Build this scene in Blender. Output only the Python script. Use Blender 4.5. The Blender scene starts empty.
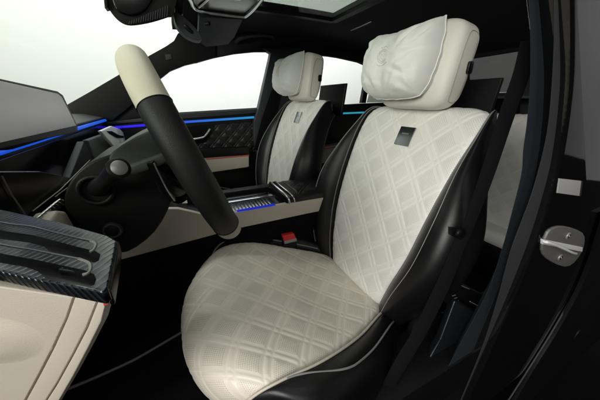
import bpy, bmesh, math, random
import numpy as np
from mathutils import Vector, noise
from math import sin, cos, tan, atan, pi, sqrt, radians, exp
random.seed(4)
SC = bpy.context.scene
COL = SC.collection

# ------------------------------------------------------------------ camera
F, HX, HY, Z0 = 250.0, 172.0, 100.0, 1.15
PIT = atan((200 - HY) / F)
YAW = atan((300 - HX) * cos(PIT) / F)
fw = Vector((sin(YAW) * cos(PIT), cos(YAW) * cos(PIT), -sin(PIT)))
rt = Vector((cos(YAW), -sin(YAW), 0))
up = Vector((sin(YAW) * sin(PIT), cos(YAW) * sin(PIT), cos(PIT)))
CAM = Vector((0, 0, Z0))


def ray(px, py):
    return fw + rt * ((px - 300) / F) + up * ((200 - py) / F)


def PY(px, py, Y):
    d = ray(px, py); return CAM + d * (Y / d.y)


def PX(px, py, X):
    d = ray(px, py); return CAM + d * (X / d.x)


def PZ(px, py, Z):
    d = ray(px, py); return CAM + d * ((Z - Z0) / d.z)


cd = bpy.data.cameras.new('camera'); cam = bpy.data.objects.new('camera', cd); COL.objects.link(cam)
cam.location = CAM
cam.rotation_euler = fw.to_track_quat('-Z', 'Y').to_euler()
cd.sensor_width = 36; cd.lens = 36 * F / 600; cd.clip_start = 0.01; cd.clip_end = 100
SC.camera = cam


# ------------------------------------------------------------------ materials
def nodes_of(name):
    m = bpy.data.materials.new(name); m.use_nodes = True
    nt = m.node_tree
    return m, nt, nt.nodes['Principled BSDF']


def N(nt, typ, **kw):
    n = nt.nodes.new(typ)
    for k, v in kw.items(): setattr(n, k, v)
    return n


def math_node(nt, op, a, b=None, c=None):
    n = N(nt, 'ShaderNodeMath', operation=op)
    for i, x in enumerate((a, b, c)):
        if x is None: continue
        if isinstance(x, (int, float)): n.inputs[i].default_value = x
        else: nt.links.new(x, n.inputs[i])
    return n.outputs[0]


def plain(name, col, rough=.5, metal=0., grain=0., gscale=900., coat=0., var=0., vscale=6., spec=.5, sheen=0.):
    m, nt, b = nodes_of(name)
    b.inputs['Base Color'].default_value = (*col, 1); b.inputs['Roughness'].default_value = rough
    b.inputs['Metallic'].default_value = metal; b.inputs['Coat Weight'].default_value = coat
    b.inputs['Coat Roughness'].default_value = .04
    b.inputs['Specular IOR Level'].default_value = spec
    b.inputs['Sheen Weight'].default_value = sheen
    tc = N(nt, 'ShaderNodeTexCoord')
    if grain:
        v = N(nt, 'ShaderNodeTexVoronoi'); v.inputs['Scale'].default_value = gscale
        nt.links.new(tc.outputs['Object'], v.inputs['Vector'])
        bp = N(nt, 'ShaderNodeBump'); bp.inputs['Strength'].default_value = grain; bp.inputs['Distance'].default_value = .0006
        nt.links.new(v.outputs['Distance'], bp.inputs['Height']); nt.links.new(bp.outputs['Normal'], b.inputs['Normal'])
    nz = N(nt, 'ShaderNodeTexNoise'); nz.inputs['Scale'].default_value = vscale; nz.inputs['Detail'].default_value = 5
    nt.links.new(tc.outputs['Object'], nz.inputs['Vector'])
    if var:
        mr = N(nt, 'ShaderNodeMapRange'); mr.inputs[3].default_value = 1 - var; mr.inputs[4].default_value = 1 + var
        nt.links.new(nz.outputs['Fac'], mr.inputs[0])
        mx = N(nt, 'ShaderNodeMix', data_type='RGBA', blend_type='MULTIPLY'); mx.inputs[0].default_value = 1
        mx.inputs[6].default_value = (*col, 1); nt.links.new(mr.outputs[0], mx.inputs[7]); nt.links.new(mx.outputs[2], b.inputs['Base Color'])
    rr = N(nt, 'ShaderNodeMapRange'); rr.inputs[3].default_value = rough * .85; rr.inputs[4].default_value = min(1, rough * 1.15)
    nt.links.new(nz.outputs['Fac'], rr.inputs[0]); nt.links.new(rr.outputs[0], b.inputs['Roughness'])
    return m


def emis(name, col, s, col2=None, axis=0, lo=0, hi=1):
    m, nt, b = nodes_of(name)
    b.inputs['Base Color'].default_value = (*[c * .2 for c in col], 1)
    b.inputs['Emission Color'].default_value = (*col, 1); b.inputs['Emission Strength'].default_value = s
    if col2:
        tc = N(nt, 'ShaderNodeTexCoord'); sp = N(nt, 'ShaderNodeSeparateXYZ'); nt.links.new(tc.outputs['Object'], sp.inputs[0])
        mr = N(nt, 'ShaderNodeMapRange'); mr.inputs[1].default_value = lo; mr.inputs[2].default_value = hi
        nt.links.new(sp.outputs[axis], mr.inputs[0])
        mx = N(nt, 'ShaderNodeMix', data_type='RGBA'); mx.inputs[6].default_value = (*col, 1); mx.inputs[7].default_value = (*col2, 1)
        nt.links.new(mr.outputs[0], mx.inputs[0]); nt.links.new(mx.outputs[2], b.inputs['Emission Color'])
    return m


def glass(name, tint, gloss=.06):
    m, nt, b = nodes_of(name)
    tr = N(nt, 'ShaderNodeBsdfTransparent'); tr.inputs[0].default_value = (*tint, 1)
    gl = N(nt, 'ShaderNodeBsdfGlossy'); gl.inputs['Roughness'].default_value = .02
    mx = N(nt, 'ShaderNodeMixShader'); mx.inputs[0].default_value = gloss
    nt.links.new(tr.outputs[0], mx.inputs[1]); nt.links.new(gl.outputs[0], mx.inputs[2])
    nt.links.new(mx.outputs[0], nt.nodes['Material Output'].inputs[0])
    return m


def quilted(name, col, perf=.75):
    m, nt, b = nodes_of(name)
    tc = N(nt, 'ShaderNodeTexCoord'); sp = N(nt, 'ShaderNodeSeparateXYZ'); nt.links.new(tc.outputs['UV'], sp.inputs[0])
    a, c = sp.outputs[0], sp.outputs[1]
    fa, fc = math_node(nt, 'FRACT', a), math_node(nt, 'FRACT', c)

    def inside(t):
        return math_node(nt, 'MULTIPLY', math_node(nt, 'GREATER_THAN', t, .29), math_node(nt, 'LESS_THAN', t, .91))
    msk = math_node(nt, 'MULTIPLY', inside(fa), inside(fc))

    def cell(t):
        return math_node(nt, 'SUBTRACT', math_node(nt, 'FRACT', math_node(nt, 'MULTIPLY', t, 17.)), .5)
    ca, cc = cell(fa), cell(fc)
    d = math_node(nt, 'SQRT', math_node(nt, 'ADD', math_node(nt, 'MULTIPLY', ca, ca), math_node(nt, 'MULTIPLY', cc, cc)))
    hole = N(nt, 'ShaderNodeMapRange'); hole.inputs[1].default_value = .2; hole.inputs[2].default_value = .36
    hole.inputs[3].default_value = 1; hole.inputs[4].default_value = 0
    nt.links.new(d, hole.inputs[0])
    h = math_node(nt, 'MULTIPLY', hole.outputs[0], msk)
    # stitches either side of each narrow band

    def stitch(t, along):
        l1 = math_node(nt, 'LESS_THAN', math_node(nt, 'ABSOLUTE', math_node(nt, 'SUBTRACT', t, .03)), .012)
        l2 = math_node(nt, 'LESS_THAN', math_node(nt, 'ABSOLUTE', math_node(nt, 'SUBTRACT', t, .17)), .012)
        dash = math_node(nt, 'GREATER_THAN', math_node(nt, 'FRACT', math_node(nt, 'MULTIPLY', along, 13.)), .22)
        return math_node(nt, 'MULTIPLY', math_node(nt, 'MAXIMUM', l1, l2), dash)
    st = math_node(nt, 'MAXIMUM', stitch(fa, fc), stitch(fc, fa))
    nz = N(nt, 'ShaderNodeTexNoise'); nz.inputs['Scale'].default_value = 7; nz.inputs['Detail'].default_value = 5
    nt.links.new(tc.outputs['Object'], nz.inputs['Vector'])
    mr = N(nt, 'ShaderNodeMapRange'); mr.inputs[3].default_value = .94; mr.inputs[4].default_value = 1.06
    nt.links.new(nz.outputs['Fac'], mr.inputs[0])
    m0 = N(nt, 'ShaderNodeMix', data_type='RGBA', blend_type='MULTIPLY'); m0.inputs[0].default_value = 1
    m0.inputs[6].default_value = (*col, 1); nt.links.new(mr.outputs[0], m0.inputs[7])
    m1 = N(nt, 'ShaderNodeMix', data_type='RGBA'); m1.inputs[7].default_value = (min(1, col[0] * 1.1), min(1, col[1] * 1.1), min(1, col[2] * 1.1), 1)
    nt.links.new(m0.outputs[2], m1.inputs[6]); nt.links.new(st, m1.inputs[0])
    m2 = N(nt, 'ShaderNodeMix', data_type='RGBA'); m2.inputs[7].default_value = (.24, .20, .15, 1)
    nt.links.new(m1.outputs[2], m2.inputs[6])
    nt.links.new(math_node(nt, 'MULTIPLY', h, perf), m2.inputs[0])
    nt.links.new(m2.outputs[2], b.inputs['Base Color'])
    b.inputs['Roughness'].default_value = .42
    v = N(nt, 'ShaderNodeTexVoronoi'); v.inputs['Scale'].default_value = 700
    nt.links.new(tc.outputs['Object'], v.inputs['Vector'])
    hh = math_node(nt, 'ADD', math_node(nt, 'MULTIPLY', v.outputs['Distance'], .35), math_node(nt, 'SUBTRACT', math_node(nt, 'MULTIPLY', st, .8), h))
    bp = N(nt, 'ShaderNodeBump'); bp.inputs['Strength'].default_value = .35; bp.inputs['Distance'].default_value = .0008
    nt.links.new(hh, bp.inputs['Height']); nt.links.new(bp.outputs['Normal'], b.inputs['Normal'])
    return m


def carbon(name):
    m, nt, b = nodes_of(name)
    tc = N(nt, 'ShaderNodeTexCoord')
    mp = N(nt, 'ShaderNodeMapping'); mp.inputs['Rotation'].default_value = (0, 0, radians(38)); nt.links.new(tc.outputs['Object'], mp.inputs[0])
    sp = N(nt, 'ShaderNodeSeparateXYZ'); nt.links.new(mp.outputs[0], sp.inputs[0])
    x = math_node(nt, 'MULTIPLY', math_node(nt, 'ADD', sp.outputs[0], math_node(nt, 'MULTIPLY', sp.outputs[2], .8)), 150.)
    y = math_node(nt, 'MULTIPLY', math_node(nt, 'ADD', sp.outputs[1], math_node(nt, 'MULTIPLY', sp.outputs[2], .5)), 420.)
    # twill: broad diagonal ribs, each broken up by the finer tows crossing it
    saw = math_node(nt, 'FRACT', math_node(nt, 'ADD', x, math_node(nt, 'MULTIPLY', math_node(nt, 'SINE', y), .07)))
    tw = math_node(nt, 'SMOOTH_MIN', math_node(nt, 'MULTIPLY', saw, 1.6), math_node(nt, 'MULTIPLY', math_node(nt, 'SUBTRACT', 1., saw), 4.), .2)
    ridge = math_node(nt, 'ADD', tw, math_node(nt, 'MULTIPLY', math_node(nt, 'SINE', y), .12))
    mx = N(nt, 'ShaderNodeMix', data_type='RGBA'); mx.inputs[6].default_value = (.006, .007, .010, 1); mx.inputs[7].default_value = (.04, .045, .055, 1)
    nt.links.new(math_node(nt, 'POWER', math_node(nt, 'MINIMUM', math_node(nt, 'MAXIMUM', tw, 0.), 1.), 2.), mx.inputs[0]); nt.links.new(mx.outputs[2], b.inputs['Base Color'])
    b.inputs['Metallic'].default_value = .7; b.inputs['Roughness'].default_value = .24
    b.inputs['Coat Weight'].default_value = .2; b.inputs['Coat Roughness'].default_value = .06
    bp = N(nt, 'ShaderNodeBump'); bp.inputs['Strength'].default_value = .5; bp.inputs['Distance'].default_value = .0008
    nt.links.new(ridge, bp.inputs['Height']); nt.links.new(bp.outputs['Normal'], b.inputs['Normal'])
    return m


WHITE = (.80, .782, .735)
M = dict(
    white=plain('white_leather', WHITE, .45, grain=.25, gscale=650, var=.05),
    quilt=quilted('white_quilted_leather', WHITE, .30),
    perf=quilted('white_perforated_leather', (.745, .685, .59), .45),
    blackquilt=quilted('black_quilted_leather', (.007, .007, .008), 0.),
    fabric=plain('pillow_fabric', (.82, .81, .77), .8, grain=.35, gscale=1500, var=.04, sheen=.3),
    emboss=plain('embroidery', (.74, .72, .67), .6, grain=.5, gscale=1200),
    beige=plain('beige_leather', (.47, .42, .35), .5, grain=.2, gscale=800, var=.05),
    cream=plain('cream_leather', (.60, .555, .43), .5, grain=.25, gscale=800, var=.03),
    black=plain('black_leather', (.005, .005, .0055), .34, spec=.35, grain=.22, gscale=1100, var=.15),
    rim=plain('black_rim_leather', (.008, .0085, .0085), .55, spec=.35, grain=.3, gscale=900, var=.1),
    plastic=plain('black_plastic', (.004, .004, .0044), .5, spec=.25, grain=.2, gscale=1200, var=.1),
    softgrey=plain('dark_grey_trim', (.024, .026, .030), .55, grain=.2, gscale=1200, var=.1),
    navy=plain('pillar_fabric', (.010, .015, .021), .75, grain=.3, gscale=1600, var=.12),
    rubber=plain('rubber_seal', (.040, .040, .041), .6, grain=.2, gscale=900, var=.1),
    liner=plain('headliner_suede', (.008, .0085, .010), .95, grain=.3, gscale=1500, var=.12),
    carpet=plain('black_carpet', (.004, .004, .005), 1., grain=1., gscale=400, var=.3, spec=.1),
    piano=plain('piano_black', (.004, .004, .005), .22, spec=.35),
    paint=plain('black_paint', (.004, .004, .0045), .06, coat=1.),
    piping=plain('grey_piping', (.22, .22, .215), .5),
    creampipe=plain('cream_piping', (.55, .50, .42), .5),
    thread=plain('grey_thread', (.16, .16, .16), .6),
    chrome=plain('satin_chrome', (.62, .62, .63), .18, metal=1., var=.05),
    dkchrome=plain('dark_chrome', (.22, .23, .24), .22, metal=1.),
    steel=plain('zinc_steel', (.20, .195, .185), .5, metal=.35, var=.15, vscale=60),
    silver=plain('silver_knob', (.3, .3, .295), .4, metal=.5),
    greygreen=plain('olive_grey_plastic', (.055, .06, .052), .5, grain=.2, gscale=1200, var=.08),
    screen=plain('screen_painted_reflection', (.62, .60, .63), .4, spec=.6, var=.06, vscale=9),  # dark glossy screen; its grey is reflected light put into the colour
    red=plain('red_plastic', (.6, .02, .02), .35),
    silver_reflection=plain('silver_painted_reflection', (.82, .82, .83), .4),  # silver; on the vent the pale tone paints reflected windscreen light
    lip=plain('pale_metal_lip', (.16, .155, .14), .3, metal=.3),
    dusk=plain('dark_sill_plastic', (.009, .011, .014), .45, grain=.2, gscale=1200, var=.1),
    white_shaded=plain('white_leather_shaded', (.69, .655, .59), .48, grain=.25, gscale=650, var=.05),  # headrest leather: the white darkened to paint its shaded side
    seamline=plain('dark_seam_thread', (.36, .34, .30), .7),  # darker thread of the headrest seam
    redline=plain('red_trim_line', (.55, .08, .06), .5),
    webbing=plain('belt_webbing', (.0045, .0045, .005), .95, grain=.8, gscale=1300, spec=.12),
    paper=plain('label_paper', (.45, .445, .43), .6),
    ink=plain('label_ink', (.02, .02, .02), .6),
    carbon=carbon('carbon_weave'),
    blue=emis('blue_light', (.006, .09, .8), .75, (.006, .11, .75), 1, -.3, .3),
    strip=emis('blue_cyan_light', (.03, .015, .9), .8, (.03, .35, .6), 0, -.35, .30),
    cyan=emis('cyan_light', (.03, .38, .55), .75),
    bluedim=emis('console_light', (.01, .03, .8), .45),
    glass=glass('clear_glass', (.97, .98, .97), .04),
    wind=glass('tinted_windscreen', (.715, .755, .695), .03),
    roofglass=glass('tinted_roof_glass', (.44, .475, .44), .04),
    reartint=glass('tinted_rear_glass', (.55, .56, .55), .05),
)


# ------------------------------------------------------------------ object helpers
def thing(name, label, cat, loc, group=None):
    o = bpy.data.objects.new(name, None); COL.objects.link(o); o.location = loc; o.empty_display_size = .05
    o['label'] = label; o['category'] = cat; o['kind'] = 'thing'
    if group: o['group'] = group
    return o


def world_loc(o):
    v = Vector((0, 0, 0))
    while o: v += o.location; o = o.parent
    return v


def obj(name, verts, faces, mat, parent=None, smooth=True, label=None, uv=None, auto=None):
    verts = [Vector(v) for v in verts]
    if parent: off = world_loc(parent)
    else:
        off = sum(verts, Vector()) / len(verts); off.z = min(v.z for v in verts)
    loc = Vector((0, 0, 0))
    if not parent: loc = off
    me = bpy.data.meshes.new(name); me.from_pydata([v - off for v in verts], [], faces)
    o = bpy.data.objects.new(name, me); COL.objects.link(o); o.location = loc
    if parent: o.parent = parent
    me.materials.append(mat)
    if smooth: me.polygons.foreach_set('use_smooth', [True] * len(me.polygons))
    if uv is not None:
        l = me.uv_layers.new(name='UVMap')
        vi = np.empty(len(me.loops), dtype=np.int32); me.loops.foreach_get('vertex_index', vi)
        l.data.foreach_set('uv', np.asarray(uv, dtype=np.float32)[vi].ravel())
    if auto is not None: me.set_sharp_from_angle(angle=radians(auto))
    if label: o['label'] = label
    me.update()
    return o


def bmobj(name, bm, mat, parent=None, auto=35, label=None, recalc=True):
    if recalc: bmesh.ops.recalc_face_normals(bm, faces=bm.faces)
    bm.verts.index_update()
    vs = [v.co.copy() for v in bm.verts]; fs = [[v.index for v in f.verts] for f in bm.faces]
    bm.free()
    return obj(name, vs, fs, mat, parent, True, label, auto=auto)


def solid(pts, vec, bev=.004, seg=3):
    """closed outline swept along vec, edges rounded -> bmesh"""
    bm = bmesh.new()
    a = [bm.verts.new(p) for p in pts]; b = [bm.verts.new(Vector(p) + Vector(vec)) for p in pts]
    n = len(pts)
    bm.faces.new(a); bm.faces.new(b[::-1])
    for i in range(n): bm.faces.new((a[i], b[i], b[(i + 1) % n], a[(i + 1) % n]))
    bmesh.ops.recalc_face_normals(bm, faces=bm.faces)
    if bev:
        bmesh.ops.bevel(bm, geom=list(bm.edges), offset=bev, offset_type='OFFSET', segments=seg, profile=.6, affect='EDGES', clamp_overlap=True)
    big = [f for f in bm.faces if len(f.verts) > 4]
    bmesh.ops.triangulate(bm, faces=big)
    return bm


def smoothline(pts, n=6, closed=False):
    """Catmull-Rom through points"""
    P = [Vector(p) for p in pts]; out = []
    m = len(P)
    for i in range(m if closed else m - 1):
        g = (lambda k: P[k % m]) if closed else (lambda k: P[min(max(k, 0), m - 1)])
        p0, p1, p2, p3 = g(i - 1), g(i), g(i + 1), g(i + 2)
        for k in range(n):
            t = k / n
            out.append(.5 * ((2 * p1) + (p2 - p0) * t + (2 * p0 - 5 * p1 + 4 * p2 - p3) * t * t + (3 * p1 - p0 - 3 * p2 + p3) * t ** 3))
    if not closed: out.append(P[-1])
    return out


def pslab(name, px, plane, val, vec, mat, parent, bev=.004, curve=0, **kw):
    f = {'Y': PY, 'X': PX, 'Z': PZ}[plane]
    if curve: px = [tuple(v[:2]) for v in smoothline([(x, y, 0) for x, y in px], curve, True)]
    return bmobj(name, solid([f(x, y, val) for x, y in px], vec, bev), mat, parent, **kw)


def loft(rings, closed=True, caps=True):
    n = len(rings[0]); vs = [p for r in rings for p in r]; fs = []
    for i in range(len(rings) - 1):
        for j in range(n if closed else n - 1):
            k = (j + 1) % n
            fs.append((i * n + j, i * n + k, (i + 1) * n + k, (i + 1) * n + j))
    if closed and caps:
        fs.append(tuple(range(n - 1, -1, -1))); fs.append(tuple((len(rings) - 1) * n + j for j in range(n)))
    return vs, fs


def fixed(name, vs, fs, mat, parent, auto=40, label=None):
    bm = bmesh.new(); bv = [bm.verts.new(v) for v in vs]
    for f in fs:
        try: bm.faces.new([bv[i] for i in f])
        except ValueError: pass
    return bmobj(name, bm, mat, parent, auto=auto, label=label)


def tube_data(path, r, seg=10, flat=None):
    path = [Vector(p) for p in path]; rings = []
    n = len(path); prev = None
    for i, p in enumerate(path):
        t = (path[min(i + 1, n - 1)] - path[max(i - 1, 0)]).normalized()
        ref = prev if prev is not None else (Vector((0, 0, 1)) if abs(t.z) < .9 else Vector((1, 0, 0)))
        s = (ref - t * ref.dot(t)).normalized(); prev = s
        q = t.cross(s)
        rr = r[i] if isinstance(r, (list, tuple)) else r
        rings.append([p + (s * cos(2 * pi * k / seg) + q * sin(2 * pi * k / seg)) * rr for k in range(seg)])
    return loft(rings)


def tube(name, path, r, mat, parent, seg=10, smooth=0, label=None):
    if smooth: path = smoothline(path, smooth)
    vs, fs = tube_data(path, r, seg)
    return fixed(name, vs, fs, mat, parent, 50, label)


def rod(name, a, b, r, mat, parent, seg=32, bev=.002, r2=None, label=None):
    a, b = Vector(a), Vector(b); t = (b - a).normalized(); L = (b - a).length
    r2 = r if r2 is None else r2
    prof = [(0, r - bev), (bev, r), (L - bev, r2), (L, r2 - bev)]
    s = t.orthogonal().normalized(); q = t.cross(s)
    rings = [[a + t * h + (s * cos(2 * pi * k / seg) + q * sin(2 * pi * k / seg)) * rr for k in range(seg)] for h, rr in prof]
    vs, fs = loft(rings)
    return fixed(name, vs, fs, mat, parent, 50, label)


def box(c, s, bev=.004, seg=3):
    c = Vector(c); x, y, z = (v / 2 for v in s)
    return solid([c + Vector(p) for p in ((-x, -y, -z), (x, -y, -z), (x, y, -z), (-x, y, -z))], (0, 0, 2 * z), bev, seg)


def superbox(c, h, e, n=40, m=28, warp=None):
    """rounded block: superellipsoid half-sizes h, exponent e"""
    def sp(v, k): return math.copysign(abs(v) ** k, v)
    rings = []
    for i in range(1, m):
        th = -pi / 2 + pi * i / m
        ring = []
        for j in range(n):
            a = 2 * pi * j / n
            p = Vector((h[0] * sp(cos(th), e) * sp(cos(a), e), h[1] * sp(cos(th), e) * sp(sin(a), e), h[2] * sp(sin(th), e)))
            if warp: p = warp(p)
            ring.append(Vector(c) + p)
        rings.append(ring)
    return loft(rings)


# ------------------------------------------------------------------ quilting
def quilt_h(a, b):
    """height of the double-stitched diamond quilting for lattice coordinates a, b"""
    def one(t):
        t = t % 1.0
        if t < .2:
            k = t / .2; return .15 + .55 * (1 - abs(2 * k - 1) ** 2.4)
        k = (t - .2) / .8; return .15 + .85 * (1 - abs(2 * k - 1) ** 3.0)
    return min(one(a), one(b))


CW = .108


def quilt_panel(name, fn, su, sv, mat, parent, amp=.0032, nu=170, nv=260, smax=1., label=None, thick=True, fade=.06, cw=CW, ch=CW):
    """fn(u, v) -> point, normal, lateral metres, length metres"""
    vs, uv = [], []
    for i in range(nv + 1):
        v = i / nv
        for j in range(nu + 1):
            u = -1 + 2 * j / nu
            p, nrm, s, t = fn(u, v)
            a = s / cw + t / ch + .5; b = s / cw - t / ch + 20.5
            e = min(1, (1 - abs(u)) / fade) * min(1, v / .02, (1 - v) / .02)
            h = quilt_h(a, b) * amp * (e * (2 - e)) + amp * .3 * noise.noise(Vector((s * 9, t * 9, 3)))
            vs.append(p + nrm * h); uv.append((a, b))
    n = nu + 1
    fs = [(i * n + j, i * n + j + 1, (i + 1) * n + j + 1, (i + 1) * n + j) for i in range(nv) for j in range(nu)]
    return obj(name, vs, fs, mat, parent, True, label, uv=uv)


class Path:
    """a profile in the xz plane with per-point channels, smoothly interpolated"""
    def __init__(s, pts, **ch):
        s.P = smoothline([(x, 0, z) for x, z in pts], 24)
        s.ch = {k: [q.x for q in smoothline([(v, 0, 0) for v in vals], 24)] for k, vals in ch.items()}
        L = [0]
        for i in range(1, len(s.P)): L.append(L[-1] + (s.P[i] - s.P[i - 1]).length)
        s.L = L

    def at(s, v):
        d = max(0, min(1, v)) * s.L[-1]
        import bisect
        i = min(max(bisect.bisect_right(s.L, d) - 1, 0), len(s.P) - 2)
        k = (d - s.L[i]) / max(1e-9, s.L[i + 1] - s.L[i])
        p = s.P[i].lerp(s.P[i + 1], k)
        i0, i1 = max(i - 3, 0), min(i + 4, len(s.P) - 1)
        t = (s.P[i1] - s.P[i0]).normalized()
        n = Vector((-t.z, 0, t.x))
        return p, t, n, {c: a[i] + (a[i + 1] - a[i]) * k for c, a in s.ch.items()}, d


SY = .60     # driver seat centre line

BACK = Path([(.500, .47), (.500, .53), (.512, .62), (.545, .73), (.583, .85), (.628, .97), (.664, 1.06), (.694, 1.112), (.728, 1.130), (.762, 1.118), (.785, 1.09)],
            w=[.135, .145, .165, .190, .203, .214, .222, .218, .205, .18, .16],
            dish=[.0, .0, .006, .016, .022, .022, .012, .002, -.008, -.014, -.02],
            sy=[.75, .95, 1.25, 1.50, 1.38, .72, .24, .12, .10, .08, .06],
            sn=[.6, .75, 1.1, 1.25, 1.15, .7, .25, .12, .10, .1, .1],
            sh=[0] * 11, k=[0] * 11)
CUSH = Path([(-.030, .40), (-.055, .47), (-.072, .54), (-.070, .60), (-.035, .640), (.05, .650), (.18, .624), (.33, .574), (.47, .538), (.530, .505)],
            w=[.20, .21, .225, .245, .262, .272, .270, .236, .182, .16],
            sh=[-.035, -.035, -.035, -.035, -.035, -.033, -.025, -.012, 0, 0],
            dish=[0, 0, 0, 0, .004, .012, .022, .024, .012, .0],
            sy=[.30, .35, .42, .5, .62, .8, .95, 1.05, 1.0, .9],
            sn=[.3, .35, .4, .5, .55, .75, .95, 1.1, 1.0, .7],
            k=[.10, .10, .10, .10, .09, .05, .015, 0, 0, 0])


def surf(path, u, v):
    p, t, n, c, d = path.at(v)
    w = c['w']
    y = u * w
    pos = p + Vector((0, y + c['sh'], 0)) + n * (c['dish'] * abs(u) ** 3 - .016 * abs(u) ** 18) + Vector((c['k'] * abs(u) ** 2.6, 0, 0))
    nr = (n + Vector((0, -u * abs(u) * c['dish'] * 3 / w, 0))).normalized()
    return pos, nr, y, d


def bolster_rings(path, side, prof, nv=70, v0=0, v1=1):
    ps = smoothline([(a, b, 0) for a, b in prof], 5)
    rings = []
    for i in range(nv + 1):
        v = v0 + (v1 - v0) * i / nv
        p, t, n, c, d = path.at(v)
        ring = []
        for q in ps:
            dy, dn = q.x * c['sy'], q.y * (c['sn'] if q.y > -.02 else 1)
            uu = (c['w'] + dy) / c['w']
            ring.append(p + Vector((c['k'] * min(uu, 1.35) ** 2.6, side * (c['w'] + dy) + c['sh'], 0)) + n * (dn + c['dish']))
        rings.append(ring)
    return rings


def line_on(path, side, dy, dn, v0, v1, n=80):
    out = []
    for i in range(n + 1):
        p, t, nn, c, d = path.at(v0 + (v1 - v0) * i / n)
        uu = (c['w'] + dy * c['sy']) / c['w']
        out.append(p + Vector((c['k'] * min(uu, 1.35) ** 2.6, SY + c['sh'] + side * (c['w'] + dy * c['sy']), 0)) + nn * (dn * c['sn'] + c['dish']))
    return out


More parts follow.
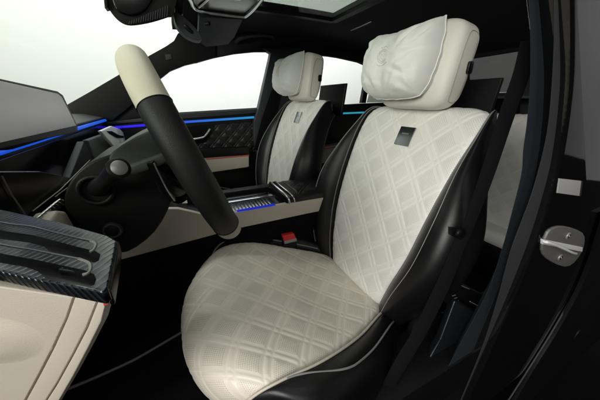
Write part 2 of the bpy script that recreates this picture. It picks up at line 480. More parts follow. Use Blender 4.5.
def build_seat():
    root = thing('car_seat', 'white quilted driver seat nearest the open doorway, with black bolsters', 'car seat', (.30, SY, .38), 'front seats')
    sh = Vector((0, SY, 0))

    def fc(path):
        def f(u, v):
            p, n, s, t = surf(path, u, v); return p + sh, n, s, t
        return f
    quilt_panel('backrest', fc(BACK), 0, 0, M['quilt'], root, amp=.0027, nu=190, nv=320)
    quilt_panel('seat_cushion', fc(CUSH), 0, 0, M['perf'], root, amp=.0023, nu=200, nv=330)
    bprof = [(0, -.012), (.004, .004), (.018, .024), (.042, .040), (.066, .034), (.085, .004), (.090, -.035), (.080, -.068), (.05, -.078), (0, -.075)]
    cprof = [(0, -.012), (.004, .004), (.020, .020), (.048, .026), (.078, .012), (.096, -.025), (.104, -.08), (.104, -.15), (.08, -.18), (0, -.18)]
    nprof = [(0, -.012), (.004, .002), (.020, .008), (.045, .004), (.070, -.014), (.086, -.045), (.094, -.09), (.096, -.15), (.08, -.18), (0, -.18)]
    for side in (1, -1):
        vs, fs = loft([[q + sh for q in r] for r in bolster_rings(BACK, side, bprof)])
        bb = fixed('backrest_bolster', vs, fs, M['black'], root)
        pipe = line_on(BACK, side, .060, .0385, .03, .97)
        tube('piping', pipe if side > 0 else line_on(BACK, side, .034, .036, .03, .97), .0022 if side > 0 else .0015, M['piping'], bb, 8)
        tube('piping', line_on(BACK, side, .003, .003, .03, .97), .0022, M['thread'], bb, 8)
        vs, fs = loft([[q + sh for q in r] for r in bolster_rings(CUSH, side, cprof if side > 0 else nprof)])
        cb = fixed('cushion_bolster', vs, fs, M['black'], root)
        tube('piping', line_on(CUSH, side, .004, .006, .02, .9), .0028, M['creampipe'] if side < 0 else M['thread'], cb, 8)
        if side > 0: tube('piping', line_on(CUSH, side, .056, .0285, .35, .93), .0020, M['piping'], cb, 8)
        else:
            ln = []
            for i in range(50):
                e = min(1, i / 22); e = e * e * (3 - 2 * e)
                ln += line_on(CUSH, side, .006 + .040 * e, .007 - .001 * e, .42 + .50 * i / 49, .42 + .50 * i / 49, 1)[:1]
            tube('piping', ln, .0022, M['piping'], cb, 8)
        tube('seam', [q + Vector((0, side * .0008, 0)) for q in line_on(CUSH, side, .1035, -.095, .12, .9)], .0012, M['plastic'], cb, 8)
    # back shell
    rings = []
    for i in range(41):
        v = .02 + .98 * i / 40
        p, t, n, c, d = BACK.at(v)
        W = c['w'] + .07 * c['sy']
        ring = []
        for k in range(17):
            a = -1 + 2 * k / 16
            ring.append(p + sh + Vector((0, a * W, 0)) + n * (-.055 - .045 * (1 - a ** 4)))
        for k in range(17):
            a = 1 - 2 * k / 16
            ring.append(p + sh + Vector((0, a * (W - .01), 0)) + n * (-.02))
        rings.append(ring)
    vs, fs = loft(rings); fixed('back_shell', vs, fs, M['plastic'], root)
    # base under the cushion with its side cover
    bmobj('seat_base', box((.25, SY, .44), (.46, .42, .12), .02), M['plastic'], root)
    cov = smoothline([(.02, 0, .455), (.20, 0, .485), (.40, 0, .485), (.54, 0, .50), (.60, 0, .47), (.57, 0, .40), (.30, 0, .36), (.04, 0, .37)], 5, True)
    for side in (-1, 1):
        Y = SY + side * .275
        sc = bmobj('side_cover', solid([Vector((q.x, Y, q.z)) for q in cov], (0, -side * .03, 0), .006), M['plastic'], root)
        if side < 0:
            sw = smoothline([(.10, 0, .445), (.30, 0, .462), (.38, 0, .452), (.34, 0, .43), (.14, 0, .415)], 4, True)
            bmobj('seat_switch', solid([Vector((q.x, Y - .008, q.z)) for q in sw], (0, .012, 0), .004), M['plastic'], sc)
    # hinge covers at the cushion/backrest joint
    for side in (-1, 1):
        rod('recliner_cover', (.575, SY + side * .24, .52), (.575, SY + side * .285, .52), .062, M['plastic'], root, bev=.01)
    # badge plate on the backrest
    p, n, s, t = surf(BACK, -.03, .755)
    p = p + sh + n * .0035
    tt = Vector((n.z, 0, -n.x)); yy = Vector((0, 1, 0))
    def at(a, b, h=0): return p + yy * a + tt * b + n * h
    bd = bmobj('badge', solid([at(-.029, -.030, 0), at(.029, -.030), at(.029, .030), at(-.029, .030)], n * .003, .001), M['dkchrome'], root)
    for k, (wd, bb) in enumerate(((.026, .008),)):
        x = -wd / 2
        bm = bmesh.new()
        for i in range(7):   # a short row of raised strokes, too small in the photo to read
            c = at(x + wd * (i + .5) / 7, bb, .0033)
            b2 = solid([c + yy * -.0012 + tt * -.002, c + yy * .0012 + tt * -.002, c + yy * .0012 + tt * .002, c + yy * -.0012 + tt * .002], n * .0004, 0)
            me = bpy.data.meshes.new('t'); b2.to_mesh(me); b2.free(); bm.from_mesh(me); bpy.data.meshes.remove(me)
        bmobj('badge_mark', bm, M['silver'], bd)
    # headrest
    tilt = radians(9)

    def warp(p):
        q = Vector(p)
        zz = q.z / .112
        q.x += .012 * zz * 0 - .030 * (abs(q.y) / .128) ** 2.4 * (1 if q.x < 0 else .25) * -1 * .6
        q.y *= 1 - .05 * (zz < 0) * zz * zz
        q.x *= 1 - .22 * max(0, -zz) ** 2
        return Vector((q.x * cos(tilt) + q.z * sin(tilt), q.y, -q.x * sin(tilt) + q.z * cos(tilt)))
    hc = Vector((.684, SY, 1.233))
    vs, fs = superbox(hc, (.050, .126, .109), .33, 64, 40, warp)
    hr = fixed('headrest', vs, fs, M['white_shaded'], root, 80)
    for side in (-1, 1):
        # recessed side panel seam and the black release button
        loop = []
        for k in range(41):
            a = 2 * pi * k / 40
            hx, hz = .034 * math.copysign(abs(cos(a)) ** .5, cos(a)) + .006, .085 * math.copysign(abs(sin(a)) ** .5, sin(a)) - .004
            q = Vector((hx, side * .126 * max(0, 1 - abs(hx / .050) ** 6.06 - abs(hz / .109) ** 6.06) ** .165, hz))
            loop.append(hc + warp(q) + Vector((0, side * .0005, 0)))
        tube('seam', loop, .0009, M['seamline'], hr, 6)
        q0 = hc + warp(Vector((.026, side * .122, .0)))
        pts = [q0 + Vector((.009 * math.copysign(abs(cos(a)) ** .5, cos(a)), 0, .015 * math.copysign(abs(sin(a)) ** .5, sin(a)))) for a in [2 * pi * k / 24 for k in range(24)]]
        bmobj('release_button', solid(pts, (0, side * .010, 0), .002), M['piano'], hr)
    rod('headrest_collar', (.742, SY, 1.085), (.725, SY, 1.15), .028, M['plastic'], root, bev=.008)
    # slim display on the back of the seat
    c0 = Vector((.845, SY, 1.135))
    disp = solid([c0 + Vector((0, -.13, -.085)), c0 + Vector((0, .13, -.085)), c0 + Vector((.02, .13, .075)), c0 + Vector((.02, -.13, .075))], (.014, 0, 0), .004)
    d = bmobj('rear_display', disp, M['plastic'], root)
    bmobj('display_arm', box((.815, SY, 1.09), (.09, .06, .05), .01), M['plastic'], d)
    return root


def copy_tree(o, parent=None):
    c = o.copy(); COL.objects.link(c); c.parent = parent
    for ch in list(o.children): copy_tree(ch, c)
    return c


def build_pillow():
    root_loc = Vector((.622, SY + .028, 1.250))
    o = thing('neck_pillow', 'white leather pillow with an embossed crest, strapped to the nearer headrest', 'pillow', root_loc, 'headrest pillows')
    A, B, TH = .112, .095, .072
    tilt = radians(12)
    nx = Vector((-cos(tilt), 0, sin(tilt))); nz = Vector((sin(tilt), 0, cos(tilt))); ny = Vector((0, 1, 0))

    def pt(u, v, front):
        # corners drawn out into points, waisted edges
        eu = u * A * (1 + .09 * (1 - v * v) - .03 * (v < 0) * v * v)
        ev = v * B * (1 - .17 * (1 - u * u) * (v > 0) + .05 * (1 - u * u) * (v < 0))
        rr = (abs(u) * abs(v)) ** 4
        k_ = (.05 if u < 0 else .12) if v > 0 else (.09 if u < 0 else .18)
        if v > 0 and u < 0: ev += .010 * (u * u * v) ** 3
        eu *= 1 - k_ * rr; ev *= 1 - k_ * .75 * rr
        # rumpled outline
        eu += .0022 * noise.noise(Vector((u * 2, v * 4, 11))) ; ev += .0025 * noise.noise(Vector((u * 5, v * 2, 17)))
        base = max(0., (1 - abs(u) ** 5) * (1 - abs(v) ** 3.2)) ** .5
        h = TH * base * (1 - .12 * exp(-(u * u) / .05))
        # radial wrinkles running in from seams and corners
        ed = 1 - base
        wr = 0
        for cu, cv, ph in ((-1, 1, 0.), (1, 1, 1.7), (-1, -1, 3.), (1, -1, 4.1)):
            dx, dz = (u - cu) * 1.5, v - cv
            r = sqrt(dx * dx + dz * dz); ang = math.atan2(dz, dx)
            wr += .0022 * sin(ang * 13 + ph + 2.5 * noise.noise(Vector((u * 2, v * 2, ph)))) * exp(-((r - .55) / .38) ** 2)
        wr += .0016 * sin(u * 16 + v * 5 + 2 * noise.noise(Vector((u, v * 2, 5)))) * exp(-((abs(u) - .78) / .16) ** 2) * (.4 + .6 * abs(v))
        wr -= .001 * exp(-((u - .55 - .1 * v) / .07) ** 2) * max(0, v) ** 1.5
        wr -= .0 * exp(-((u + .62 + .22 * v) / .06) ** 2) * max(0, .2 - v * .6)
        # soft creases running in from the two ends
        for cx, cz, dx_, dz_, am, wd in ((-.90, .80, .45, -.85, .0085, .055), (-.70, .78, .55, -.75, .0055, .05), (-.95, .25, .75, -.55, .005, .06), (-.80, -.55, .8, .45, .0045, .06), (.62, .80, -.05, -1, .0075, .05), (.80, .55, -.25, -.9, .0045, .05), (.2, -.85, .5, .8, .003, .07), (-.2, -.85, -.4, .8, .0035, .06)):
            l_ = sqrt(dx_ * dx_ + dz_ * dz_); a_, b_ = dx_ / l_, dz_ / l_
            al = (u - cx) * a_ + (v - cz) * b_; ac = -(u - cx) * b_ + (v - cz) * a_ + .10 * al * al
            wr -= am * exp(-(ac / wd) ** 2) * exp(-((al - .28) / .30) ** 2)
            wr += am * .35 * exp(-((ac - wd * 1.9) / (wd * 1.1)) ** 2) * exp(-((al - .28) / .30) ** 2)
        wr += .003 * noise.noise(Vector((u * 3.2, v * 3.2, 7))) + .0012 * noise.noise(Vector((u * 9, v * 9, 1)))
        h = h + wr * min(1, base * 2.2)
        x = h if front else -h * .6
        # wraps back at the two ends
        x -= .010 * abs(u) ** 3
        return root_loc + ny * eu + nz * ev + nx * x
    n, m = 90, 64
    vs, fs = [], []
    for fr in (True, False):
        o0 = len(vs)
        for i in range(m + 1):
            for j in range(n + 1): vs.append(pt(-1 + 2 * j / n, -1 + 2 * i / m, fr))
        for i in range(m):
            for j in range(n):
                q = [o0 + i * (n + 1) + j, o0 + i * (n + 1) + j + 1, o0 + (i + 1) * (n + 1) + j + 1, o0 + (i + 1) * (n + 1) + j]
                fs.append(q if fr else q[::-1])
    bm = bmesh.new(); bv = [bm.verts.new(v) for v in vs]
    for f in fs: bm.faces.new([bv[i] for i in f])
    bmesh.ops.remove_doubles(bm, verts=bm.verts, dist=1e-5)
    body = bmobj('cover', bm, M['fabric'], o, auto=75)
    edge = []
    for k in range(0, n + 1): edge.append(pt(-1 + 2 * k / n, 1, True))
    for k in range(1, m + 1): edge.append(pt(1, 1 - 2 * k / m, True))
    for k in range(1, n + 1): edge.append(pt(1 - 2 * k / n, -1, True))
    for k in range(1, m + 1): edge.append(pt(-1, -1 + 2 * k / m, True))
    tube('seam', edge, .0019, M['fabric'], body, 8)
    # embossed crest: outline, inner ring and strokes lying on the leather
    def on(a, b): return pt(a / A, b / B, True) + nx * .0006
    cu, cv = .002, .004
    segs = []
    ring = [(.019 * cos(t), .019 * sin(t)) for t in [2 * pi * k / 30 for k in range(31)]]
    segs.append(ring); segs.append([(a * .78, b * .78) for a, b in ring])
    for k in range(5):
        x = -.012 + .006 * k
        segs.append([(x, -.010), (x + .003, -.002), (x, .004), (x + .002, .011)])
    for k in range(-2, 3): segs.append([(k * .005, .019), (k * .0065, .028)])
    segs.append([(-.015, .028), (-.007, .024), (0, .030), (.007, .024), (.015, .028)])
    segs.append([(-.020, -.018), (-.010, -.024), (0, -.026), (.010, -.024), (.020, -.018)])
    V, Fc = [], []
    for s in segs:
        a, b = tube_data([on(x + cu, z + cv) for x, z in s], .0009, 6)
        Fc += [tuple(i + len(V) for i in f) for f in b]; V += a
    fixed('crest', V, Fc, M['emboss'], body, 60)
    # strap round the headrest
    st = bmobj('strap', solid([root_loc + Vector((.01, -.10, -.062)), root_loc + Vector((.01, .10, -.062)), root_loc + Vector((.03, .10, -.092)), root_loc + Vector((.03, -.10, -.092))], (.02, 0, 0), .004), M['white'], o)
    return o


seat = build_seat()
pillow = build_pillow()
PD = Vector((-.05, .70, .02))
s2 = copy_tree(seat); s2.location += PD
for ch in s2.children:
    if ch.name.split('.')[0] in ('seat_cushion', 'cushion_bolster'): ch.location.z -= .055
s2['label'] = 'white quilted passenger seat on the far side, beyond the centre console'
p2 = copy_tree(pillow); p2.location += PD
p2['label'] = 'white leather pillow strapped to the far passenger headrest, in front of the far windows'

# ------------------------------------------------------------------ steering wheel
top, bot = Vector((-.057, SY, 1.233)), Vector((.084, SY, .849))
wc = (top + bot) / 2; wu = (top - bot).normalized(); wy = Vector((0, 1, 0)); wn = wu.cross(wy)   # wn points towards the dash
if wn.x > 0: wn = -wn
WR, TR = .188, .0245
wheel = thing('steering_wheel', 'black leather steering wheel with cream sections at its top and bottom', 'steering wheel', wc)


def rim_part(name, a0, a1, mat, r=TR, label=None):
    n = max(8, int(abs(a1 - a0) / 3)); rings = []
    for i in range(n + 1):
        a = radians(a0 + (a1 - a0) * i / n)
        d = wu * cos(a) + wy * sin(a)
        c = wc + d * WR
        ring = []
        for k in range(28):
            b = 2 * pi * k / 28
            rr = r * (1 - .0)
            ring.append(c + d * (rr * .93 * cos(b)) + wn * (rr * sin(b) * 1.02))
        rings.append(ring)
    vs, fs = loft(rings); return fixed(name, vs, fs, mat, wheel, 60, label)


rim_part('rim', -55, 55, M['cream'], TR, 'cream leather top of the rim')
rim_part('rim', 55.3, 131, M['rim'], label='black leather side of the rim')
rim_part('rim', -131, -55.3, M['rim'], label='black leather side of the rim')
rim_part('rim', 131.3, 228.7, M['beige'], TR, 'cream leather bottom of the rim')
vs, fs = superbox((0, 0, 0), (1, 1, 1), .7, 40, 24)
for ja in (-131.15, -55.15, 55.15, 131.15):
    d = wu * cos(radians(ja)) + wy * sin(radians(ja)); c_ = wc + d * WR
    ringp = [c_ + d * (TR * .935 * cos(2 * pi * k / 32)) + wn * (TR * 1.025 * sin(2 * pi * k / 32)) for k in range(33)]
    tube('seam', ringp, .0009, M['plastic'], wheel, 6)
# hand stitching along the inner line of the leather
for a0, a1 in ((56, 126), (-126, -56)):
    V, Fc = [], []
    for k in range(int(abs(a1 - a0) * 1.1)):
        p3 = []
        for q_ in (0, .5, .8):
            ja = radians(a0 + (a1 - a0) * (k + q_) / int(abs(a1 - a0) * 1.1)); d = wu * cos(ja) + wy * sin(ja)
            p3.append(wc + d * (WR - TR * .935) + wn * (.0016 * (q_ - .4)))
        A_, B_ = tube_data(p3, .0007, 6); Fc += [tuple(i + len(V) for i in f) for f in B_]; V += A_
    fixed('stitching', V, Fc, M['thread'], wheel)
hub_c = wc + wn * .045
fixed('airbag_cover', [hub_c + wy * (v.y * .085) + wu * (v.z * .07) + wn * (v.x * .035) for v in vs], fs, M['black'], wheel, 70)
for a, wd in ((98, .03), (82, .02), (-98, .03), (-82, .02), (168, .028), (192, .028)):
    d = wu * cos(radians(a)) + wy * sin(radians(a)); e = wu * -sin(radians(a)) + wy * cos(radians(a))
    p0 = hub_c + d * .06; p1 = wc + d * (WR - .012) + wn * .006
    bmobj('spoke', solid([p0 - e * wd / 2, p1 - e * wd * .35, p1 + e * wd * .35, p0 + e * wd / 2], wn * .016, .005), M['piano'] if abs(a) < 120 else M['plastic'], wheel)

# steering column
colm = thing('steering_column', 'black steering column shroud with a stalk, behind the wheel rim', 'steering column', PY(105, 215, .60))
Yc = .52
cpx = [(82, 168), (100, 158), (125, 150), (150, 143), (168, 140), (178, 165), (172, 200), (155, 232), (128, 252), (112, 248), (80, 225), (64, 205), (68, 185)]
pslab('shroud', cpx, 'Y', Yc, (0, .16, 0), M['plastic'], colm, .022, curve=3)
pslab('column_cover', [(112, 152), (148, 131), (166, 136), (160, 158), (128, 172), (112, 166)], 'Y', .506, (0, .10, 0), M['greygreen'], colm, .012, curve=3)
pslab('column_trim', [(126, 168), (168, 152), (174, 160), (160, 166), (132, 176)], 'Y', .47, (0, .04, 0), M['greygreen'], colm, .005)
pslab('paddle', [(146, 163), (154, 161), (160, 175), (168, 190), (176, 200), (170, 203), (160, 194), (152, 178)], 'Y', .46, (0, .012, 0), M['piano'], colm, .003)
tube('paddle_edge', [PY(154, 163, .456), PY(160, 176, .456), PY(168, 191, .456), PY(175, 201, .456)], .0013, M['thread'], colm, 6, 4)
a = PY(98, 188, .53); b = PY(110, 176, .43); c = PY(118.5, 168.5, .395)
ring = []
for k in range(37):
    t = 2 * pi * k / 36
    ring.append(a + Vector((.024 * cos(t), -.014, .024 * sin(t))))
tube('stalk_boot', ring, .004, M['plastic'], colm, 8)
stk = tube('stalk', [a, a.lerp(b, .6), b, c], [.016, .0105, .0115, .0132], M['plastic'], colm, 20, 0)
dd = (c - b).normalized()
rod('stalk_tip', c - dd * .006, c + dd * .004, .0142, M['plastic'], stk, bev=.002)
rod('stalk_button', c + dd * .003, c + dd * .0055, .0100, M['silver'], stk, bev=.0008)
kc = PY(113, 229, .512)
rod('column_adjuster', kc, kc + Vector((0, -.008, 0)), .0165, M['plastic'], colm, bev=.003)
tube('adjuster_ring', [kc + Vector((.0125 * cos(2 * pi * k / 24), -.009, .0125 * sin(2 * pi * k / 24))) for k in range(25)], .0016, M['softgrey'], colm, 6)

# ------------------------------------------------------------------ dashboard
dash = thing('dashboard', 'black dashboard with a glowing blue light strip below the windscreen', 'dashboard', (-.5, .95, .6))
dx = -.33
body = [Vector((x, .28, z)) for x, z in ((-.95, 1.06), (-.60, 1.10), (-.40, 1.085), (-.335, 1.066), (-.335, 1.0), (-.36, .92), (-.38, .72), (-.55, .50), (-.95, .45))]
bmobj('dash_body', solid(body, (0, 1.37, 0), .012), M['plastic'], dash)
bmobj('dash_top', solid([Vector((-.62, .28, 1.101)), Vector((-.40, .28, 1.0875)), Vector((-.325, .28, 1.070)), Vector((-.325, .28, 1.063)), Vector((-.62, .28, 1.090))], (0, 1.37, 0), .003), M['softgrey'], dash)
tube('light_strip', [Vector((-.322, .30, 1.055)), Vector((-.322, .8, 1.055)), Vector((-.322, 1.2, 1.055)), Vector((-.322, 1.62, 1.055))], .0062, M['blue'], dash, 10, 4)
# glossy panel under the strip with the pale edge lines of a storage lid
bmobj('gloss_panel', solid([Vector((-.333, .30, 1.04)), Vector((-.333, 1.62, 1.04)), Vector((-.355, 1.62, .93)), Vector((-.355, .30, .93))], (.008, 0, 0), .003), M['piano'], dash)
bmobj('knee_panel', solid([PX(-40, 165, -.27), PX(0, 171, -.27), PX(40, 171, -.27), PX(72, 178, -.27), PX(28, 216, -.27), PX(-30, 235, -.27)], (-.05, .0, .0), .003), M['piano'], dash)
tube('panel_edge', [PX(2, 176, -.267), PX(12, 195, -.267), PX(25, 214, -.267)], .0013, M['thread'], dash, 6)
tube('panel_edge', [PX(33, 211, -.262), PX(60, 190, -.262), PX(90, 160, -.262)], .0012, M['piping'], dash, 6)
tube('panel_edge', [PX(55, 197, -.258), PX(75, 182, -.258), PX(90, 166, -.258)], .0010, M['thread'], dash, 6)
# ribbed bright roller and beige corner under the panel
c0, c1 = PX(37, 221, -.22), PX(57, 204, -.22)
for k in range(7):
    q = c0.lerp(c1, k / 6)
    tube('vent_slat', [q + Vector((0, -.012, .004)), q + Vector((.006, .0, .007)), q + Vector((.006, .016, -.004))], .0022, M['chrome'], dash, 8)
pslab('lower_panel', [(48, 222), (58, 210), (66, 211), (76, 228), (74, 240), (50, 236)], 'X', -.20, (-.03, 0, 0), M['beige'], dash, .006)
# upright trim fin and passenger-side vent
pslab('trim_fin', [(84, 141), (90, 152), (98, 172), (78, 184), (68, 182)], 'X', -.275, (-.02, 0, 0), M['plastic'], dash, .004)
pslab('column_side', [(88, 140), (110, 132), (130, 148), (112, 158), (97, 163)], 'X', -.29, (-.02, 0, 0), M['greygreen'], dash, .006)
vent = pslab('air_vent', [(101, 131), (112, 126), (120, 129), (127, 136), (125, 146), (114, 146)], 'X', -.265, (-.012, 0, 0), M['silver_reflection'], dash, .003)
pslab('vent_slot', [(107, 131), (112, 131), (119, 135), (124, 136), (124, 138), (117, 138), (110, 134)], 'X', -.263, (-.004, 0, 0), M['piano'], vent, .001)
tube('vent_light', [PX(121, 127, -.262), PX(128, 130, -.262), PX(132, 135, -.262)], .0035, M['bluedim'], vent, 8, 4)

# instrument display, tablet style
disp = thing('instrument_display', 'tablet instrument display with a painted grey reflection, standing above the dashboard', 'display', PX(30, 140, -.21))
q = [PX(-120, 52, -.215), PX(0, 78.5, -.215), PX(58, 91.3, -.215), PX(63, 95, -.215), PX(78, 127, -.205), PX(78, 132, -.203), PX(0, 149, -.2), PX(-120, 176, -.2)]
bmobj('bezel', solid(q, (-.014, 0, .002), .002), M['plastic'], disp)
q = [PX(-115, 56, -.2135), PX(0, 81, -.2135), PX(57, 93.7, -.2135), PX(61, 97, -.2125), PX(75.5, 125.5, -.204), PX(0, 142.5, -.199), PX(-115, 168, -.199)]
bmobj('screen', solid([v + Vector((.0015, 0, 0)) for v in q], (-.003, 0, 0), .0005), M['screen'], disp)
bmobj('mount', box((-.27, .60, 1.10), (.09, .16, .04), .01), M['plastic'], disp)

# ------------------------------------------------------------------ open driver's door: carbon topped armrest
door = thing('car_door', 'open front door with carbon fibre armrest top and beige lower panel', 'car door', PZ(60, 300, .8))
ZT = 1.03
topq = [(-70, 195), (0, 209), (60, 222), (108, 235), (117, 240), (116, 247), (108, 288), (102, 292), (40, 280), (0, 271), (-60, 262)]
bm = solid([PZ(x, y, ZT) for x, y in topq], (0, 0, -.0115), .0025)
arm = bmobj('armrest_top', bm, M['carbon'], door)


def slot_px(y0, xe, ye, w):
    return [(-60, y0 - 14), (0, y0), (40, y0 + 6 + w * .1), (60, y0 + 9), (xe - 3, ye - 9), (xe, ye - 6), (xe - 2, ye + 7), (xe - 7, ye + 9), (64, ye - 4), (50, y0 + w * .95), (30, y0 + w * .85), (0, y0 + w * .68), (-60, y0 + w * .45)]


slots = [([(-60, 208), (0, 222), (30, 226), (50, 231), (70, 236), (92, 241), (97, 244), (95, 250), (91, 252), (70, 249), (50, 245), (40, 237), (25, 233), (0, 230), (-60, 222)]),
         ([(-60, 230), (0, 244), (30, 249), (55, 254), (80, 259), (90, 263), (92, 268), (90, 273), (84, 275), (60, 271), (42, 268), (32, 260), (20, 256), (0, 253), (-60, 243)])]
cutters = []
for s in slots:
    cm = bpy.data.meshes.new('cut'); b = solid([PZ(x, y, ZT + .01) for x, y in s], (0, 0, -.0175), 0); b.to_mesh(cm); b.free()
    co = bpy.data.objects.new('cut', cm); COL.objects.link(co); cutters.append(co)
    md = arm.modifiers.new('b', 'BOOLEAN'); md.object = co; md.operation = 'DIFFERENCE'; md.solver = 'EXACT'
bpy.context.view_layer.update()
me = bpy.data.meshes.new_from_object(arm.evaluated_get(bpy.context.evaluated_depsgraph_get()))
arm.modifiers.clear(); arm.data = me
me.materials.clear(); me.materials.append(M['carbon']); me.materials.append(M['piano'])
def in_poly(x, y, P):
    c = False; j = len(P) - 1
    for i in range(len(P)):
        if (P[i].y > y) != (P[j].y > y) and x < (P[j].x - P[i].x) * (y - P[i].y) / (P[j].y - P[i].y) + P[i].x: c = not c
        j = i
    return c
polys = [[PZ(x, y, ZT + .01) for x, y in s] for s in slots]
ol = world_loc(door)
for f in me.polygons:
    q = f.center + f.normal * .0006 + ol
    f.material_index = 1 if q.z < ZT - .0002 and q.z > ZT - .009 and f.center.z + ol.z < ZT - .0002 and any(in_poly(q.x, q.y, P) for P in polys) else 0
me.set_sharp_from_angle(angle=radians(35))
for co in cutters: bpy.data.objects.remove(co)
for i, s in enumerate(slots):
    pslab('slot_floor', [(x, y) for x, y in s], 'Z', ZT - .0072, (0, 0, -.003), M['piano'], arm, 0)
    # pale slide on the left floor of each slot
    dy = 0 if i == 0 else 22
    pslab('pull_insert', [(-50, 213 + dy), (0, 225 + dy), (25, 229 + dy * .95), (42, 238 + dy), (20, 235 + dy), (0, 231.5 + dy), (-50, 222 + dy)], 'Z', ZT - .0045, (0, 0, -.003), M['softgrey'], arm, .001)
    k = 5 if i == 0 else 4
    tube('slot_lip', [PZ(x, y, ZT + .0004) for x, y in s[0:k + 1]], .0008, M['dkchrome'], arm, 8, 4)
    e = s[k:k + 4] if i == 0 else s[k:k + 5]
    tube('slot_end', [PZ(x - 1.2, y, ZT - .0002) for x, y in e], .0013, M['lip'], arm, 10, 5)
# window switch in the nearer slot
pslab('window_switch', [(62, 263), (84, 266), (84, 272), (58, 269)], 'Z', ZT - .003, (0, 0, -.006), M['plastic'], arm, .001)
bm = bmesh.new()
for k in range(4):
    q = PZ(64 + k * 5, 267 + k * .7, ZT - .0026)
    rr = .0011
    vs, fs = tube_data([q + Vector((rr * cos(2 * pi * j / 12), rr * 1.5 * sin(2 * pi * j / 12), 0)) for j in range(13)], .0003, 6)
    bv = [bm.verts.new(v) for v in vs]
    for f in fs: bm.faces.new([bv[i] for i in f])
bmobj('switch_marks', bm, M['softgrey'], arm)
# end cap and beige door panel below
pslab('end_cap', [(113, 238.5), (118.5, 241), (117.5, 254), (110.5, 290), (105.5, 292), (109, 280)], 'Z', ZT - .003, (0, 0, -.013), M['piano'], door, .003)
ZB = ZT - .0118


def door_panel(name, px, mat, thick, off=0.):
    """panel face leaning down and away under the armrest"""
    # a plane through the front edge of the armrest, dropping and tucking in
    e0, e1 = PZ(0, 287, ZB), PZ(105, 303, ZB)
    down = Vector((-.06, .05, -1)).normalized()
    nrm = (e1 - e0).cross(down).normalized()
    if nrm.y > 0: nrm = -nrm
    pts = []
    for x, y in px:
        d = ray(x, y); t = ((e0 - nrm * .004 + nrm * off) - CAM).dot(nrm) / d.dot(nrm)
        pts.append(CAM + d * t)
    return bmobj(name, solid(pts, -nrm * thick, .0013), mat, door), nrm


dp, dn = door_panel('door_panel', [(-90, 274), (0, 287), (73, 297.5), (66, 318), (52, 348), (38, 375), (18, 412), (-5, 450), (-90, 450)], M['beige'], .007)
door_panel('panel_border', [(74.5, 297.5), (97, 301), (86, 328), (72, 355), (56, 384), (38, 412), (10, 450), (-3, 450), (20, 412), (40, 375), (54, 348), (67.5, 318)], M['beige'], .007)
door_panel('panel_edge', [(98, 301), (106, 303), (101, 322), (88, 348), (72, 378), (58, 402), (30, 450), (12, 450), (39.5, 412), (57.5, 384), (73.5, 355), (87.5, 328)], M['beige'], .007)
pc_e0, pc_e1 = PZ(0, 287, ZB), PZ(105, 303, ZB)
def on_panel(x, y, off):
    d = ray(x, y); t = ((pc_e0 - dn * .004) - CAM).dot(dn) / d.dot(dn)
    return CAM + d * t + dn * off
rings = []
for i in range(17):
    r = i / 16
    rings.append([on_panel(-10 + 62 * r * cos(2 * pi * k / 48) - 10 * r * sin(2 * pi * k / 48), 340 + 26 * r * sin(2 * pi * k / 48) + 8 * r * cos(2 * pi * k / 48), -.0005 + .009 * (1 - r * r) ** 2 * (1 - .5 * (1 - r) ** 2)) for k in range(48)])
vs, fs = loft(rings, True, False)
fixed('pocket', vs, fs, M['beige'], door, 80)
q = PZ(105, 306, ZB - .004)
bmobj('warning_tab', box(q + Vector((.001, .0005, .0015)), (.003, .002, .002), .0004), M['redline'], door)

# ------------------------------------------------------------------ centre console
con = thing('centre_console', 'beige sided centre console with glossy black lid between the front seats', 'console', (.2, .95, .40))
YN = .83
side = [(60, 300), (100, 240), (130, 215), (157, 209), (178, 209), (200, 214), (225, 213), (238, 212.5), (306, 200.5), (345, 194), (345, 206), (306, 214), (236, 229), (184, 243), (117, 261), (70, 310)]
pslab('side_panel', side, 'Y', YN, (0, .02, 0), M['beige'], con, .003)
pslab('side_base', [(60, 300), (117, 250), (184, 236), (236, 222), (306, 208), (360, 200), (380, 330), (60, 420)], 'Y', YN + .008, (0, .24, 0), M['carpet'], con, 0)
# body block so that nothing shows between the side panel and the top
zt = .745
bl = [Vector((-.30, YN + .012, .66)), Vector((-.05, YN + .012, .725)), Vector((.10, YN + .012, zt)), Vector((.70, YN + .012, .765)), Vector((.70, YN + .012, .5)), Vector((-.30, YN + .012, .5))]
bmobj('console_body', solid(bl, (0, .225, 0), .006), M['plastic'], con)
# dash-to-console ramp of glossy black
bmobj('console_ramp', solid([Vector((-.36, YN + .016, .95)), Vector((-.30, YN + .016, .94)), Vector((-.05, YN + .016, .76)), Vector((.06, YN + .016, .748)), Vector((.06, YN + .016, .735)), Vector((-.36, YN + .016, .70))], (0, .217, 0), .006), M['piano'], con)
tube('light_strip', [PY(237, 211.0, YN - .002), PY(255, 208.0, YN - .002), PY(275, 204.4, YN - .002)], .0045, M['bluedim'], con, 8)
# top tray with a slatted roller shutter
zp = .757
tp = [PZ(226, 209, zp), PZ(283, 202.5, zp), PZ(264, 177, zp), PZ(222, 184, zp)]
n0 = [Vector((.095, YN + .004, zp)), Vector((.345, YN + .004, zp)), Vector((.345, 1.06, zp)), Vector((.095, 1.06, zp))]
bmobj('console_top', solid(n0, (0, 0, -.014), .002), M['piano'], con)
for k in range(12):
    x = .145 + k * .0135
    bmobj('shutter_slat', box((x, YN + .075, zp + .0022), (.0085, .135, .004), .0012, 2), M['dkchrome'], con)
bmobj('silver_strip', box((.235, YN + .165, zp + .0015), (.20, .028, .003), .001), M['chrome'], con)
bmobj('gloss_insert', box((.22, YN + .205, zp + .001), (.22, .032, .003), .001), M['piano'], con)
